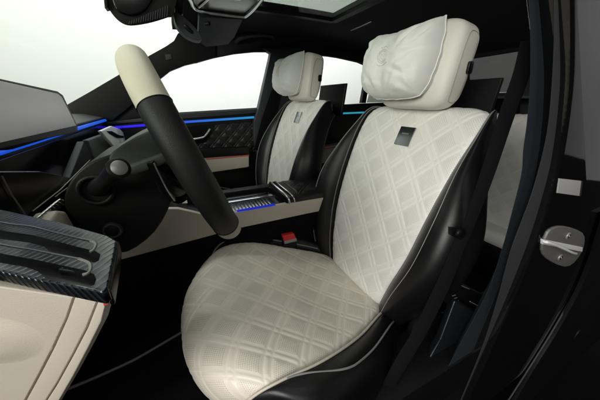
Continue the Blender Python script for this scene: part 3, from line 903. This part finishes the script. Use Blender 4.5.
# padded armrest lid with chrome bow at its front
bmobj('far_edge', box((.20, 1.085, .70), (.42, .05, .15), .008), M['plastic'], con)
rings = []
for i in range(25):
    x = .375 + .34 * i / 24
    ring = []
    e = min(1, i / 3)
    for k in range(24):
        a = 2 * pi * k / 24
        cy, cz = math.copysign(abs(cos(a)) ** .55, cos(a)), math.copysign(abs(sin(a)) ** .55, sin(a))
        ring.append(Vector((x, .945 + .114 * cy, .772 + (.030 + .004 * e) * cz)))
    rings.append(ring)
vs, fs = loft(rings)
lid = fixed('armrest_lid', vs, fs, M['black'], con, 60)


def lidf(u, v):
    t = v * .31
    pos = Vector((.395 + t, .945 + u * .100, .8055 - .012 * abs(u) ** 5))
    return pos, Vector((0, 0, 1)), u * .1, t


quilt_panel('quilted_pad', lidf, 0, 0, M['blackquilt'], lid, amp=.004, nu=70, nv=110, cw=.07, ch=.07)
for x, r in ((.350, .0045), (.372, .0030)):
    arc = [Vector((x, .945 - .116, .775)), Vector((x - .004, .945 - .10, .800)), Vector((x - .008, .945, .806)), Vector((x - .004, 1.045, .800)), Vector((x, 1.061, .775))]
    tube('chrome_bow', arc, r, M['chrome'], lid, 8, 6)
bmobj('lid_nose', solid([Vector((.330, YN + .004, .750)), Vector((.345, YN + .004, .795)), Vector((.380, YN + .004, .80)), Vector((.380, YN + .004, .75))], (0, .226, 0), .006), M['piano'], lid)

# red seat belt buckle
buc = thing('belt_buckle', 'red topped seat belt buckle beside the beige console panel', 'buckle', PY(286, 262, .815))
pslab('stem', [(283, 241), (296, 239), (300, 262), (286, 264)], 'Y', .81, (0, .018, 0), M['plastic'], buc, .003)
pslab('release_button', [(282.5, 236), (294, 233.5), (296.5, 239), (284.5, 241.5)], 'Y', .806, (0, .020, 0), M['red'], buc, .003)
pslab('button_rim', [(284.2, 241.2), (296.7, 238.4), (297, 241.3), (284.8, 244.2)], 'Y', .805, (0, .022, 0), M['silver'], buc, .002)

# ------------------------------------------------------------------ far side of the car
YF = 1.66
fd = thing('passenger_door', 'closed far front door with black quilted trim and a blue light strip', 'car door', (.2, YF + .05, .45))
pslab('door_card', [(60, 118), (120, 119.5), (180, 112.5), (262, 107.5), (262, 118), (270, 230), (60, 250)], 'Y', YF, (0, .07, 0), M['plastic'], fd, .006)
pslab('window_sill', [(60, 121), (120, 120.5), (180, 113.5), (261, 108.5), (261, 112.5), (180, 119), (60, 128)], 'Y', YF - .012, (0, .014, 0), M['softgrey'], fd, .003)
tube('light_strip', [PY(105, 128.2, YF - .004), PY(140, 125.6, YF - .004), PY(185, 122, YF - .004), PY(220, 119.6, YF - .004), PY(254, 117.2, YF - .004)], .0065, M['strip'], fd, 10, 5)


def cardf(u, v):
    a0, a1 = PY(196, 126, YF - .002), PY(256, 121.5, YF - .002)
    b0, b1 = PY(196, 154, YF - .002), PY(256, 152, YF - .002)
    s = (u + 1) / 2
    pos = a0.lerp(a1, s).lerp(b0.lerp(b1, s), v)
    return pos, Vector((0, -1, 0)), pos.x, pos.z


quilt_panel('quilted_trim', cardf, 0, 0, M['blackquilt'], fd, amp=.007, nu=110, nv=70, cw=.075, ch=.075)
hb = pslab('handle_recess', [(184, 126), (214, 125), (213, 131), (206, 142), (192, 145), (184, 145)], 'Y', YF - .014, (0, .01, 0), M['piano'], fd, .003)
tube('door_handle', [PY(190, 139.5, YF - .03), PY(200, 138.0, YF - .032), PY(205, 136, YF - .032), PY(210, 129, YF - .03)], .0065, M['chrome'], hb, 10, 5)
pslab('armrest', [(170, 160), (205, 159), (249, 155.5), (249, 167), (208, 173), (170, 176)], 'Y', YF - .07, (0, .09, 0), M['beige'], fd, .006)
tube('red_line', [PY(206, 159, YF - .072), PY(230, 157, YF - .072), PY(249, 155.2, YF - .072)], .0035, M['redline'], fd, 8)
pslab('armrest_base', [(170, 150), (249, 147), (250, 155), (170, 160)], 'Y', YF - .05, (0, .06, 0), M['black'], fd, .006)
frontwin = [(130, 108), (148, 90), (159, 80), (170, 71.5), (185, 65.5), (200, 62.2), (215, 58), (235, 54), (255, 52), (266, 52), (270, 54.5), (269, 60), (258.5, 106.5), (180, 111.5), (130, 117)]
pslab('window_glass', frontwin, 'Y', YF + .02, (0, .005, 0), M['glass'], fd, 0)
# door corner and mirror inside the A-pillar foot
pslab('mirror_corner', [(112, 122), (128, 107), (147, 95), (147, 117.5), (130, 119.5)], 'Y', YF - .01, (0, .03, 0), M['plastic'], fd, .004)

rd = thing('rear_door', 'closed far rear door with a cyan light strip behind the passenger seat', 'car door', (.9, YF + .05, .45))
rearwin = [(286, 105), (292, 80), (299, 55), (313, 55), (330, 56.5), (340, 58), (360, 62.5), (368, 66), (368, 70), (365, 86), (361.5, 103)]
pslab('window_glass', rearwin, 'Y', YF + .02, (0, .005, 0), M['glass'], rd, 0)
pslab('door_card', [(282, 108), (362, 103.5), (420, 101), (430, 240), (282, 240)], 'Y', YF, (0, .07, 0), M['plastic'], rd, .006)
tube('light_strip', [PY(335, 113.8, YF - .004), PY(345, 113.2, YF - .004), PY(364, 112.4, YF - .004)], .006, M['cyan'], rd, 8)
pslab('divider_bar', [(368, 68), (372, 68), (366, 103), (361.5, 103)], 'Y', YF + .005, (0, .03, 0), M['plastic'], rd, .002)
pslab('quarter_glass', [(373, 80), (392, 88), (392, 102), (367, 102.5)], 'Y', YF + .02, (0, .005, 0), M['roofglass'], rd, 0)
pslab('armrest', [(310, 150), (345, 143), (345, 160), (310, 165)], 'Y', YF - .06, (0, .08, 0), M['beige'], rd, .006)
tube('red_line', [PY(322, 149, YF - .062), PY(345, 146, YF - .062)], .004, M['redline'], rd, 8)

# ------------------------------------------------------------------ body shell
car = thing('car_shell', 'black car body around the cabin: pillars, roof, sill and glossy door opening', 'car body', (.5, .95, .3))
# far A-pillar
pslab('front_pillar', [(52, 116), (68, 104), (90, 91.5), (118, 75), (150, 55), (166, 46), (174, 40.5), (178, 33), (215, 20), (216, 57), (200, 61.5), (185, 65), (170, 71), (158, 80.5), (146, 92), (128, 108.5), (112, 121)], 'Y', YF - .03, (0, .05, 0), M['plastic'], car, .004, label='black front pillar beside the windscreen')
bmobj('pillar_badge', solid([PY(165, 54.5, YF - .034), PY(171, 54, YF - .034), PY(172, 59, YF - .034), PY(166, 60, YF - .034)], (0, .006, 0), .001), M['softgrey'], car)
# far centre pillar with its belt, roof rail above the windows
pslab('centre_pillar', [(262, 48), (271, 53), (269.5, 60), (259, 106.5), (254, 122), (254, 140), (262, 175), (300, 175), (292, 110), (301, 54), (301, 48)], 'Y', YF - .035, (0, .05, 0), M['softgrey'], car, .004, label='dark far pillar between the two side windows')
pslab('roof_rail', [(196, 63), (200, 61.5), (215, 57.5), (235, 53.5), (255, 51.5), (266, 51.5), (299, 54), (313, 54.5), (330, 56), (340, 57.5), (360, 62), (369, 66), (374, 80), (392, 88), (420, 101), (470, 101), (470, 30), (300, 18), (205, 18)], 'Y', YF - .02, (0, .04, 0), M['liner'], car, .004)
# roof: headliner sheet built round the sunroof opening
def roof_z(x): return 1.50 - .012 * ((x - .55) / .5) ** 2 - (.075 * max(0, x - 1.0) ** 1.3)
zr = 1.50
def rslab(name, x0, x1, y0, y1, mat=M['liner'], n=10, th=.03):
    rings = []
    for i in range(n + 1):
        x = x0 + (x1 - x0) * i / n; z = roof_z(x)
        rings.append([Vector((x, y0, z)), Vector((x, y1, z)), Vector((x, y1, z + th)), Vector((x, y0, z + th))])
    vs, fs = loft(rings); return fixed(name, vs, fs, mat, car, 30)
SX0, SX1, SY0, SY1 = .30, .745, .72, 1.205
rslab('headliner', .06, SX0, .30, 1.66)
rslab('headliner', SX0, SX1, SY1, 1.66)
rslab('headliner', SX0, SX1, .30, SY0)
rslab('headliner', SX1, 1.665, .30, 1.66)
rslab('sunroof_glass', SX0, SX1, SY0, SY1, M['roofglass'], th=.006)
for y0, y1 in ((SY0 - .015, SY0 + .012), (SY1 - .012, SY1 + .015)):
    rings = [[Vector((x, y0, roof_z(x) - .008)), Vector((x, y1, roof_z(x) - .008)), Vector((x, y1, roof_z(x) + .02)), Vector((x, y0, roof_z(x) + .02))] for x in (SX0, .45, .6, SX1)]
    vs, fs = loft(rings); fixed('sunroof_seal', vs, fs, M['plastic'], car, 30)
rings = [[Vector((x, y, roof_z(x) + dz)) for x, dz in ((SX1 - .012, -.008), (SX1 + .02, -.008), (SX1 + .02, .02), (SX1 - .012, .02))] for y in (SY0, SY1)]
vs, fs = loft(rings); fixed('sunroof_seal', vs, fs, M['plastic'], car, 30)
tube('reading_light', [PZ(351, 30, 1.475), PZ(362, 25.5, 1.475), PZ(372, 21, 1.475)], .004, M['chrome'], car, 8)
# windscreen
wl_, wh_ = PY(60, 110, 1.655), PY(180, 33, 1.655)
wl_ = wl_ + (wl_ - wh_) * .9; wh_ = wh_ + (wh_ - wl_) * .10
wp = [Vector((wl_.x, .10, wl_.z)), Vector((wl_.x, 1.74, wl_.z)), Vector((wh_.x, 1.74, wh_.z)), Vector((wh_.x, .10, wh_.z))]
obj('windscreen', wp, [(0, 1, 2, 3)], M['wind'], car, False)
# rear window, parcel shelf and rear bulkhead
bmobj('rear_glass', solid([PX(440, 60, 1.7), PX(532, 47, 1.66), PX(545, 92, 1.80), PX(440, 92, 1.80)], (.005, 0, 0), 0), M['reartint'], car)
bmobj('parcel_shelf', box((1.72, .95, 1.17), (.34, 1.3, .03), .006), M['liner'], car)
bmobj('shelf_edge', box((1.50, .95, 1.163), (.02, 1.2, .012), .003), M['softgrey'], car)
pslab('rear_pillar', [(440, 30), (600, 10), (600, 45), (526, 49.5), (473, 58), (440, 64)], 'X', 1.64, (.03, 0, 0), M['liner'], car, .003)
pslab('rear_pillar', [(519, 60), (527, 49), (600, 40), (600, 250), (522, 250)], 'X', 1.60, (.03, 0, 0), M['liner'], car, .003)

# near centre pillar: trim, seal and painted jamb, each a curved upright strip
def vstrip(name, left, right, Y, depth, mat, bev=.004, label=None, sm=6):
    if not isinstance(right, list):
        l = smoothline([PY(x, y, Y) for x, y in left], sm)
        return bmobj(name, solid(l + [v + Vector((right, 0, 0)) for v in l[::-1]], (0, depth, 0), bev), mat, car, label=label)
    l = [tuple(v[:2]) for v in smoothline([(x, y, 0) for x, y in left], sm)]
    r_ = [tuple(v[:2]) for v in smoothline([(x, y, 0) for x, y in right], sm)]
    return pslab(name, l + r_[::-1], 'Y', Y, (depth * 2.6, depth, -depth * .3), mat, car, bev, label=label)


vstrip('centre_pillar', [(527, -30), (530, 30), (530, 80), (527, 120), (523, 150), (521, 175), (511, 215), (503, 245), (488, 290), (462, 340), (420, 420)],
       [(556, -30), (555, 30), (553, 80), (549, 125), (542, 160), (530, 200), (519, 230), (510, 255), (498, 300), (482, 350), (455, 420)], .235, .05, M['navy'], .010, 'blue black trim of the near pillar')
vstrip('door_seal', [(553, -30), (554, 30), (552, 80), (548, 125), (541, 160), (530, 198), (518, 230), (509, 255), (497, 300), (481, 350), (452, 420)],
       [(574, -30), (575, 30), (574, 80), (569, 125), (562, 165), (553, 198), (541, 235), (530, 264), (515, 300), (495, 345), (462, 420)], .215, .03, M['rubber'], .009, 'grey rubber seal round the door opening')
vstrip('door_jamb', [(573, -40), (574, 30), (573, 80), (568, 125), (561, 165), (552, 198), (540, 235), (529, 264), (514, 300), (494, 345), (458, 425)],
       
       .9, .200, .05, M['paint'], .006, 'glossy black painted door jamb')
tube('seal_line', [PY(x, y, .212) for x, y in [(528, 267), (516, 296), (500, 330), (484, 366), (466, 402), (455, 424)]], .0011, M['thread'], car, 6, 4)
tube('jamb_seam', [PY(x, y, .196) for x, y in [(606, 215), (597, 240), (587, 266), (572, 297), (550, 335), (528, 370), (506, 404), (490, 428)]], .0026, M['rubber'], car, 8, 5)
vstrip('outer_seal', [(608, 215), (600, 240), (591, 266), (577, 297), (556, 335), (534, 370), (514, 404), (500, 428)],
       
       .9, .185, .012, M['plastic'], .002)
# door striker: plate, two bolts, chrome loop
YS = .196
def quad_round(cx, cy, pts): return [(cx + a, cy + b) for a, b in pts]
st = pslab('door_striker', [(551, 230), (560, 226.5), (572, 228), (583, 233), (585, 241), (582, 252), (574, 263), (565, 267), (552, 262), (544, 255), (543, 246), (547, 236)], 'Y', YS, (0, .008, 0), M['steel'], car, .002, curve=2)
for x, y in ((567, 235.5), (559, 257)):
    q = PY(x, y, YS)
    rod('bolt', q, q + Vector((0, -.004, 0)), .0095, M['silver'], st, 24, .0012)
    tube('bolt_socket', [q + Vector((.0038 * cos(2 * pi * k / 12), -.0042, .0038 * sin(2 * pi * k / 12))) for k in range(13)], .0012, M['dkchrome'], st, 6)
tube('striker_loop', [PY(543, 242, YS - .002), PY(548, 242.5, YS - .010), PY(560, 247, YS - .012), PY(572, 252.5, YS - .012), PY(575, 253.5, YS - .006), PY(576, 253.5, YS)], 0.0030, M['silver_reflection'], st, 10, 5)
pslab('striker_bar', [(543, 239.5), (583, 247.5), (582.5, 252), (543, 244.5)], 'Y', YS - .004, (0, .005, 0), M['silver_reflection'], st, .0012)
# paper label: its square code is left out, only the plain label and dark edge stand
lab = pslab('paper_label', [(559.5, 178.5), (581.5, 181), (579.5, 196), (557.5, 193)], 'Y', .1985, (0, .002, 0), M['paper'], car, .0003)
pslab('label_border', [(581.5, 181), (583, 181.2), (581, 196.3), (579.5, 196)], 'Y', .1983, (0, .002, 0), M['ink'], lab, 0)
# corrugated cable boot low on the jamb
cen = PY(577, 335, .185)
path = [cen + Vector((.020 * cos(t), 0, .028 * sin(t))) for t in [radians(90 + 15 * k) for k in range(13)]]
tube('cable_boot', path, [.0052 if k % 2 else .0040 for k in range(13)], M['plastic'], car, 10)
# sill and floor-side trim
pslab('sill_trim', [(455, 300), (478, 312), (472, 330), (460, 352), (446, 380), (440, 430), (380, 430), (425, 366), (440, 340)], 'Y', .27, (.03, .03, -.02), M['dusk'], car, .008)
pslab('pillar_foot', [(452, 280), (488, 298), (478, 320), (440, 300)], 'Y', .285, (0, .04, 0), M['plastic'], car, .004)
tube('trim_gap', [PY(451, 281, .283), PY(469, 289, .283)], .0012, M['thread'], car, 6)
tube('trim_gap', [PY(470, 301.5, .268), PY(489, 311.5, .268)], .0012, M['thread'], car, 6)
bm = bmesh.new()
for k in range(4):
    a_, b_ = PY(452.5 + k * 1.5, 296 + k * 2.6, .282), PY(455.5 + k * 1.5, 295 + k * 2.6, .282)
    vs, fs = tube_data([a_, b_], .0010, 6); bv = [bm.verts.new(v) for v in vs]
    for f in fs: bm.faces.new([bv[i] for i in f])
bmobj('vent_marks', bm, M['thread'], car)
bmobj('rocker_sill', box((.45, .30, .42), (1.6, .14, .18), .02), M['plastic'], car)
bmobj('far_sill', box((.6, 1.76, .5), (2.4, .12, .5), .02), M['plastic'], car)
bmobj('front_bulkhead', box((-.95, .95, .70), (.10, 1.6, .72), .01), M['plastic'], car)
bmobj('rear_bulkhead', box((1.90, .95, .75), (.05, 1.6, .85), .01), M['plastic'], car)

# floor and mat
fl = bmobj('floor', solid([Vector((-.95, .22, .36)), Vector((1.9, .22, .36)), Vector((1.9, 1.75, .36)), Vector((-.95, 1.75, .36))], (0, 0, -.03), 0), M['carpet'])
fl['kind'] = 'structure'
mat_ = thing('floor_mat', 'black floor mat with a pale edge in the driver footwell', 'floor mat', (-.3, .6, .362))
mo = [Vector((-.62, .33, .364)), Vector((.02, .33, .364)), Vector((.05, .62, .364)), PZ(172, 338, .364), PZ(120, 366, .364), PZ(65, 390, .364), Vector((-.62, .79, .364))]
bmobj('pile', solid(mo, (0, 0, .012), .003), M['carpet'], mat_)
tube('edge_binding', [PZ(60, 392, .378), PZ(90, 380, .378), PZ(130, 362, .378), PZ(150, 351, .378), PZ(184, 331, .378)], .0045, M['thread'], mat_, 8, 5)

# ------------------------------------------------------------------ seat belt on the near pillar
belt = thing('seat_belt', 'black seat belt hanging from the near pillar beside the driver seat', 'seat belt', PY(455, 250, .31))
def ribbon(name, ctr, width, mat, th=.0016):
    """ctr: points; width vectors: strap edge direction in x"""
    pts = smoothline([c for c, _ in ctr], 8); ws = smoothline([(w, 0, 0) for _, w in ctr], 8)
    rings = []
    for i, p in enumerate(pts):
        t = (pts[min(i + 1, len(pts) - 1)] - pts[max(i - 1, 0)]).normalized()
        s = Vector((.82, -.57, 0)); s = (s - t * s.dot(t)).normalized(); nn = t.cross(s)
        w = ws[i].x / 2
        rings.append([p + s * w * a + nn * th * b for a, b in ((-1, -.4), (-.9, -1), (.9, -1), (1, -.4), (1, .4), (.9, 1), (-.9, 1), (-1, .4))])
    vs, fs = loft(rings); return fixed(name, vs, fs, mat, belt, 60)
ribbon('webbing', [(PY(530, 40, .275), .027), (PY(521, 75, .275), .027), (PY(505, 120, .275), .027), (PY(487, 175, .275), .026), (PY(469, 224, .275), .024), (PY(459, 246, .275), .026), (PY(443, 285, .272), .030), (PY(418, 335, .268), .030), (PY(396, 372, .265), .030), (PY(366, 430, .262), .030)], .04, M['webbing'])
q = PY(457, 232, .268)
rod('belt_stop', q, q + Vector((0, -.008, 0)), .0075, M['plastic'], belt, bev=.002)
pslab('buckle_tongue', [(452, 228), (466, 230), (467, 236), (461, 240), (452, 236)], 'Y', .270, (0, .010, 0), M['plastic'], belt, .003)
fb = thing('seat_belt', 'far black seat belt against the pillar beside the passenger seat', 'seat belt', PY(275, 120, YF - .05), 'seat belts')
belt['group'] = 'seat belts'
pslab('webbing', [(272, 90), (280, 88), (276, 110), (262, 150), (254, 150), (262, 118)], 'Y', YF - .055, (0, .004, 0), M['webbing'], fb, .001)

# ------------------------------------------------------------------ rear bench
rs = thing('rear_seat', 'white quilted rear bench seen between the driver seat and the near pillar', 'rear seat', (1.4, .95, .38))
RB = Path([(1.32, .50), (1.325, .56), (1.345, .66), (1.385, .82), (1.425, .96), (1.455, 1.05), (1.50, 1.085), (1.56, 1.07)], w=[.60] * 8, dish=[.01] * 8, sy=[.5] * 8, sn=[.5] * 8, sh=[0] * 8, k=[0] * 8)


def rbf(u, v):
    p, t, n, c, d = RB.at(v)
    y = u * .60
    return p + Vector((0, .97 + y, 0)) + n * (-.02 * abs(u) ** 20), n, y, d


quilt_panel('backrest', rbf, 0, 0, M['quilt'], rs, nu=220, nv=140, amp=.004)
RC = Path([(.86, .535), (.855, .55), (.865, .578), (.90, .592), (1.0, .585), (1.14, .565)], w=[.6] * 6, dish=[.0] * 6, sy=[.5] * 6, sn=[.5] * 6, sh=[0] * 6, k=[0] * 6)


def rcf(u, v):
    p, t, n, c, d = RC.at(v)
    y = u * .60
    return p + Vector((.36, .97 + y, 0)) + n * (-.02 * abs(u) ** 20), n, y, d


rings = []
for i in range(31):
    p, t, n, c, d = RC.at(i / 30)
    rings.append([p + Vector((.36, .97 + a * .6, 0)) - n * .0 for a in (-1, -.97, -.5, 0, .5, .97, 1)])
vs, fs = loft(rings, False)
obj('seat_cushion', vs, fs, M['white'], rs)
bmobj('bench_base', box((1.40, .97, .455), (.36, 1.18, .155), .02), M['plastic'], rs)
bmobj('bench_back', solid([Vector((1.36, .37, .5)), Vector((1.50, .37, 1.06)), Vector((1.60, .37, 1.06)), Vector((1.60, .37, .5))], (0, 1.2, 0), .01), M['plastic'], rs)

# ------------------------------------------------------------------ mirror, sensor cover, console and visor at the windscreen head
sen = thing('sensor_cover', 'black ribbed sensor cover at the top of the windscreen', 'sensor cover', PY(138, 5, .92))
pslab('shell', [(100, -20), (104, -4), (107.5, 6), (113, 15), (120, 22), (128, 25.5), (138, 25.2), (152, 22.5), (168, 17.5), (173, 14), (174, -20)], 'Y', .86, (-.02, .13, .05), M['plastic'], sen, .012, curve=3)
pslab('upper_lens', [(112, -20), (114, 5), (122, 13), (136, 14), (148, 5), (156, -20)], 'Y', .852, (0, .012, 0), M['piano'], sen, .004, curve=3)
for k in range(17):
    t = k / 16
    x = 129 + 38 * t; yb = 24.2 - 7.5 * t ** 1.1; h = 3.0 + 8.5 * t
    tube('rib', [PY(x, yb, .856), PY(x + .8, yb - h, .856)], .0013, M['softgrey'], sen, 6)
pslab('side_tab', [(103, -8), (107, -8), (108, 7), (104.5, 8)], 'Y', .85, (0, .03, 0), M['plastic'], sen, .002)
mir = thing('rearview_mirror', 'dark grey rear view mirror seen edge on below the roof console', 'mirror', PY(185, 15, .92))
pslab('housing', [(174, 12), (180, 14), (190, 22), (198, 31), (202, 39), (196, 39.5), (186, 35), (178, 27), (174.5, 20)], 'Y', .90, (0, .05, 0), M['softgrey'], mir, .006, curve=3)
pslab('light_slot', [(184, 24), (187, 25), (193, 31), (193, 34), (189, 32), (184.5, 27.5)], 'Y', .898, (0, .006, 0), M['piano'], mir, .001, curve=2)
pslab('stem', [(174, -15), (184, -15), (183, 14), (175, 18)], 'Y', .93, (0, .03, 0), M['plastic'], mir, .005)
ohc = thing('overhead_console', 'chrome edged overhead console of the roof, beside the mirror', 'roof console', PZ(230, 5, 1.45))
pslab('tray', [(180, -25), (190, -3), (196, 8.5), (243, 16.5), (256, 6), (268, -25)], 'Z', 1.462, (0, 0, .03), M['piano'], ohc, .005)
tube('chrome_trim', [PZ(186, -8, 1.459), PZ(191, 1, 1.459), PZ(197, 9.5, 1.459), PZ(220, 13.5, 1.459), PZ(242, 16.2, 1.459), PZ(247, 15, 1.459), PZ(256, 6.5, 1.459), PZ(266, -6, 1.459)], .0065, M['chrome'], ohc, 10, 5)
tube('chrome_trim', [PZ(199, 7, 1.459), PZ(206, 1, 1.459), PZ(212, -6, 1.459)], .004, M['chrome'], ohc, 10, 5)
pslab('reading_lamp', [(214, -3), (240, 1), (246, -4), (236, -14), (218, -14)], 'Z', 1.459, (0, 0, .006), M['dkchrome'], ohc, .002)
vis = thing('sun_visor', 'dark grey passenger sun visor folded up by the chrome roof console', 'sun visor', PY(218, 40, 1.3))
vq = [PY(199, 17, 1.22), PY(243, 19, 1.30), PY(234.5, 37, 1.46), PY(228, 44.5, 1.52), PY(206, 47, 1.50), PY(198, 41, 1.44)]
bmobj('flap', solid(vq, (0, .02, .02), .004), M['softgrey'], vis)
rod('pivot_clip', PY(205, 24, 1.24), PY(207, 24, 1.24) + Vector((.01, -.012, 0)), .008, M['plastic'], vis)
gh = thing('grab_handle', 'black grab handle on the far roof rail above the passenger window', 'handle', PY(255, 38, 1.58))
tube('grip', [PY(236, 42, 1.635), PY(240, 38.5, 1.60), PY(248, 36, 1.59), PY(262, 35, 1.59), PY(271, 36, 1.60), PY(274, 39, 1.635)], .011, M['softgrey'], gh, 12, 5)

# ------------------------------------------------------------------ photo studio round the car
studio_w = plain('studio_white', (.86, .87, .85), .9)
studio_g = plain('studio_grey', (.30, .30, .30), .9)
def plane_obj(name, pts, mat):
    o = obj(name, pts, [(0, 1, 2, 3)], mat, None, False); o['kind'] = 'structure'; return o
plane_obj('ground', [Vector((-7, -6.2, -.15)), Vector((8, -6.2, -.15)), Vector((8, 6, -.15)), Vector((-7, 6, -.15))], plain('studio_floor', (.004, .004, .004), .9, spec=.05))
# white cove: curved sheet from front wall round to the far wall
prof = [(v.x, v.y) for v in smoothline([(-5.5, -6, 0), (-5.5, -2, 0), (-5.5, 2.5, 0), (-4.9, 4.2, 0), (-3.2, 4.8, 0), (0, 4.8, 0), (3, 4.8, 0), (5.5, 4.8, 0)], 8)]
vs, fs = loft([[Vector((x, y, z)) for z in (-.2, 2, 4, 6)] for x, y in prof], False)
wl = obj('backdrop', vs, fs, studio_w); wl['kind'] = 'structure'
vs = [Vector((5.52, 4.8, 0)), Vector((7, 4.8, 0)), Vector((7, -6, 0)), Vector((-5.5, -6, 0))]
vs, fs = loft([[v + Vector((0, 0, z)) for z in (-.2, 3, 6)] for v in vs], False)
wl = obj('wall', vs, fs, studio_g); wl['kind'] = 'structure'


def area(name, loc, target, sx, sy, power, col=(1, 1, 1)):
    l = bpy.data.lights.new(name, 'AREA'); l.shape = 'RECTANGLE'; l.size = sx; l.size_y = sy; l.energy = power; l.color = col
    o = bpy.data.objects.new(name, l); COL.objects.link(o); o.location = loc
    o.rotation_euler = (Vector(target) - Vector(loc)).to_track_quat('-Z', 'Y').to_euler()
    return o


area('wall_light', (1.0, 2.6, 4.2), (1.0, 4.8, 1.4), 7, .8, 330)
area('cove_light', (-2.8, .8, 4.2), (-5.4, 1.2, 1.4), 3.5, .8, 85, (.98, 1, .96))
area('softbox', (-2.5, -.9, 2.0), (.5, .6, .9), 1.4, 1.2, 105, (1, .99, .96))
area('side_softbox', (-.3, -1.6, 2.4), (.3, .5, .7), 1.0, 1.0, 12, (1, .985, .95))
area('top_softbox', (.3, .6, 3.6), (.3, .9, 0), 2.5, 2.0, 26)
area('added_rear_fill', (4.6, -2.5, 3.6), (7, -2.5, 1.6), 4, .6, 60)  # added lamp, brightens the grey wall mirrored in the jamb

w = bpy.data.worlds.new('World'); SC.world = w; w.use_nodes = True
w.node_tree.nodes['Background'].inputs[0].default_value = (1, 1, 1, 1); w.node_tree.nodes['Background'].inputs[1].default_value = .07
SC.view_settings.view_transform = 'Standard'; SC.view_settings.look = 'None'; SC.view_settings.exposure = 0; SC.view_settings.gamma = 1
SC.render.engine = 'CYCLES'
SC.cycles.use_denoising = True
SC.cycles.max_bounces = 8; SC.cycles.transparent_max_bounces = 12
SC.cycles.sample_clamp_indirect = 6
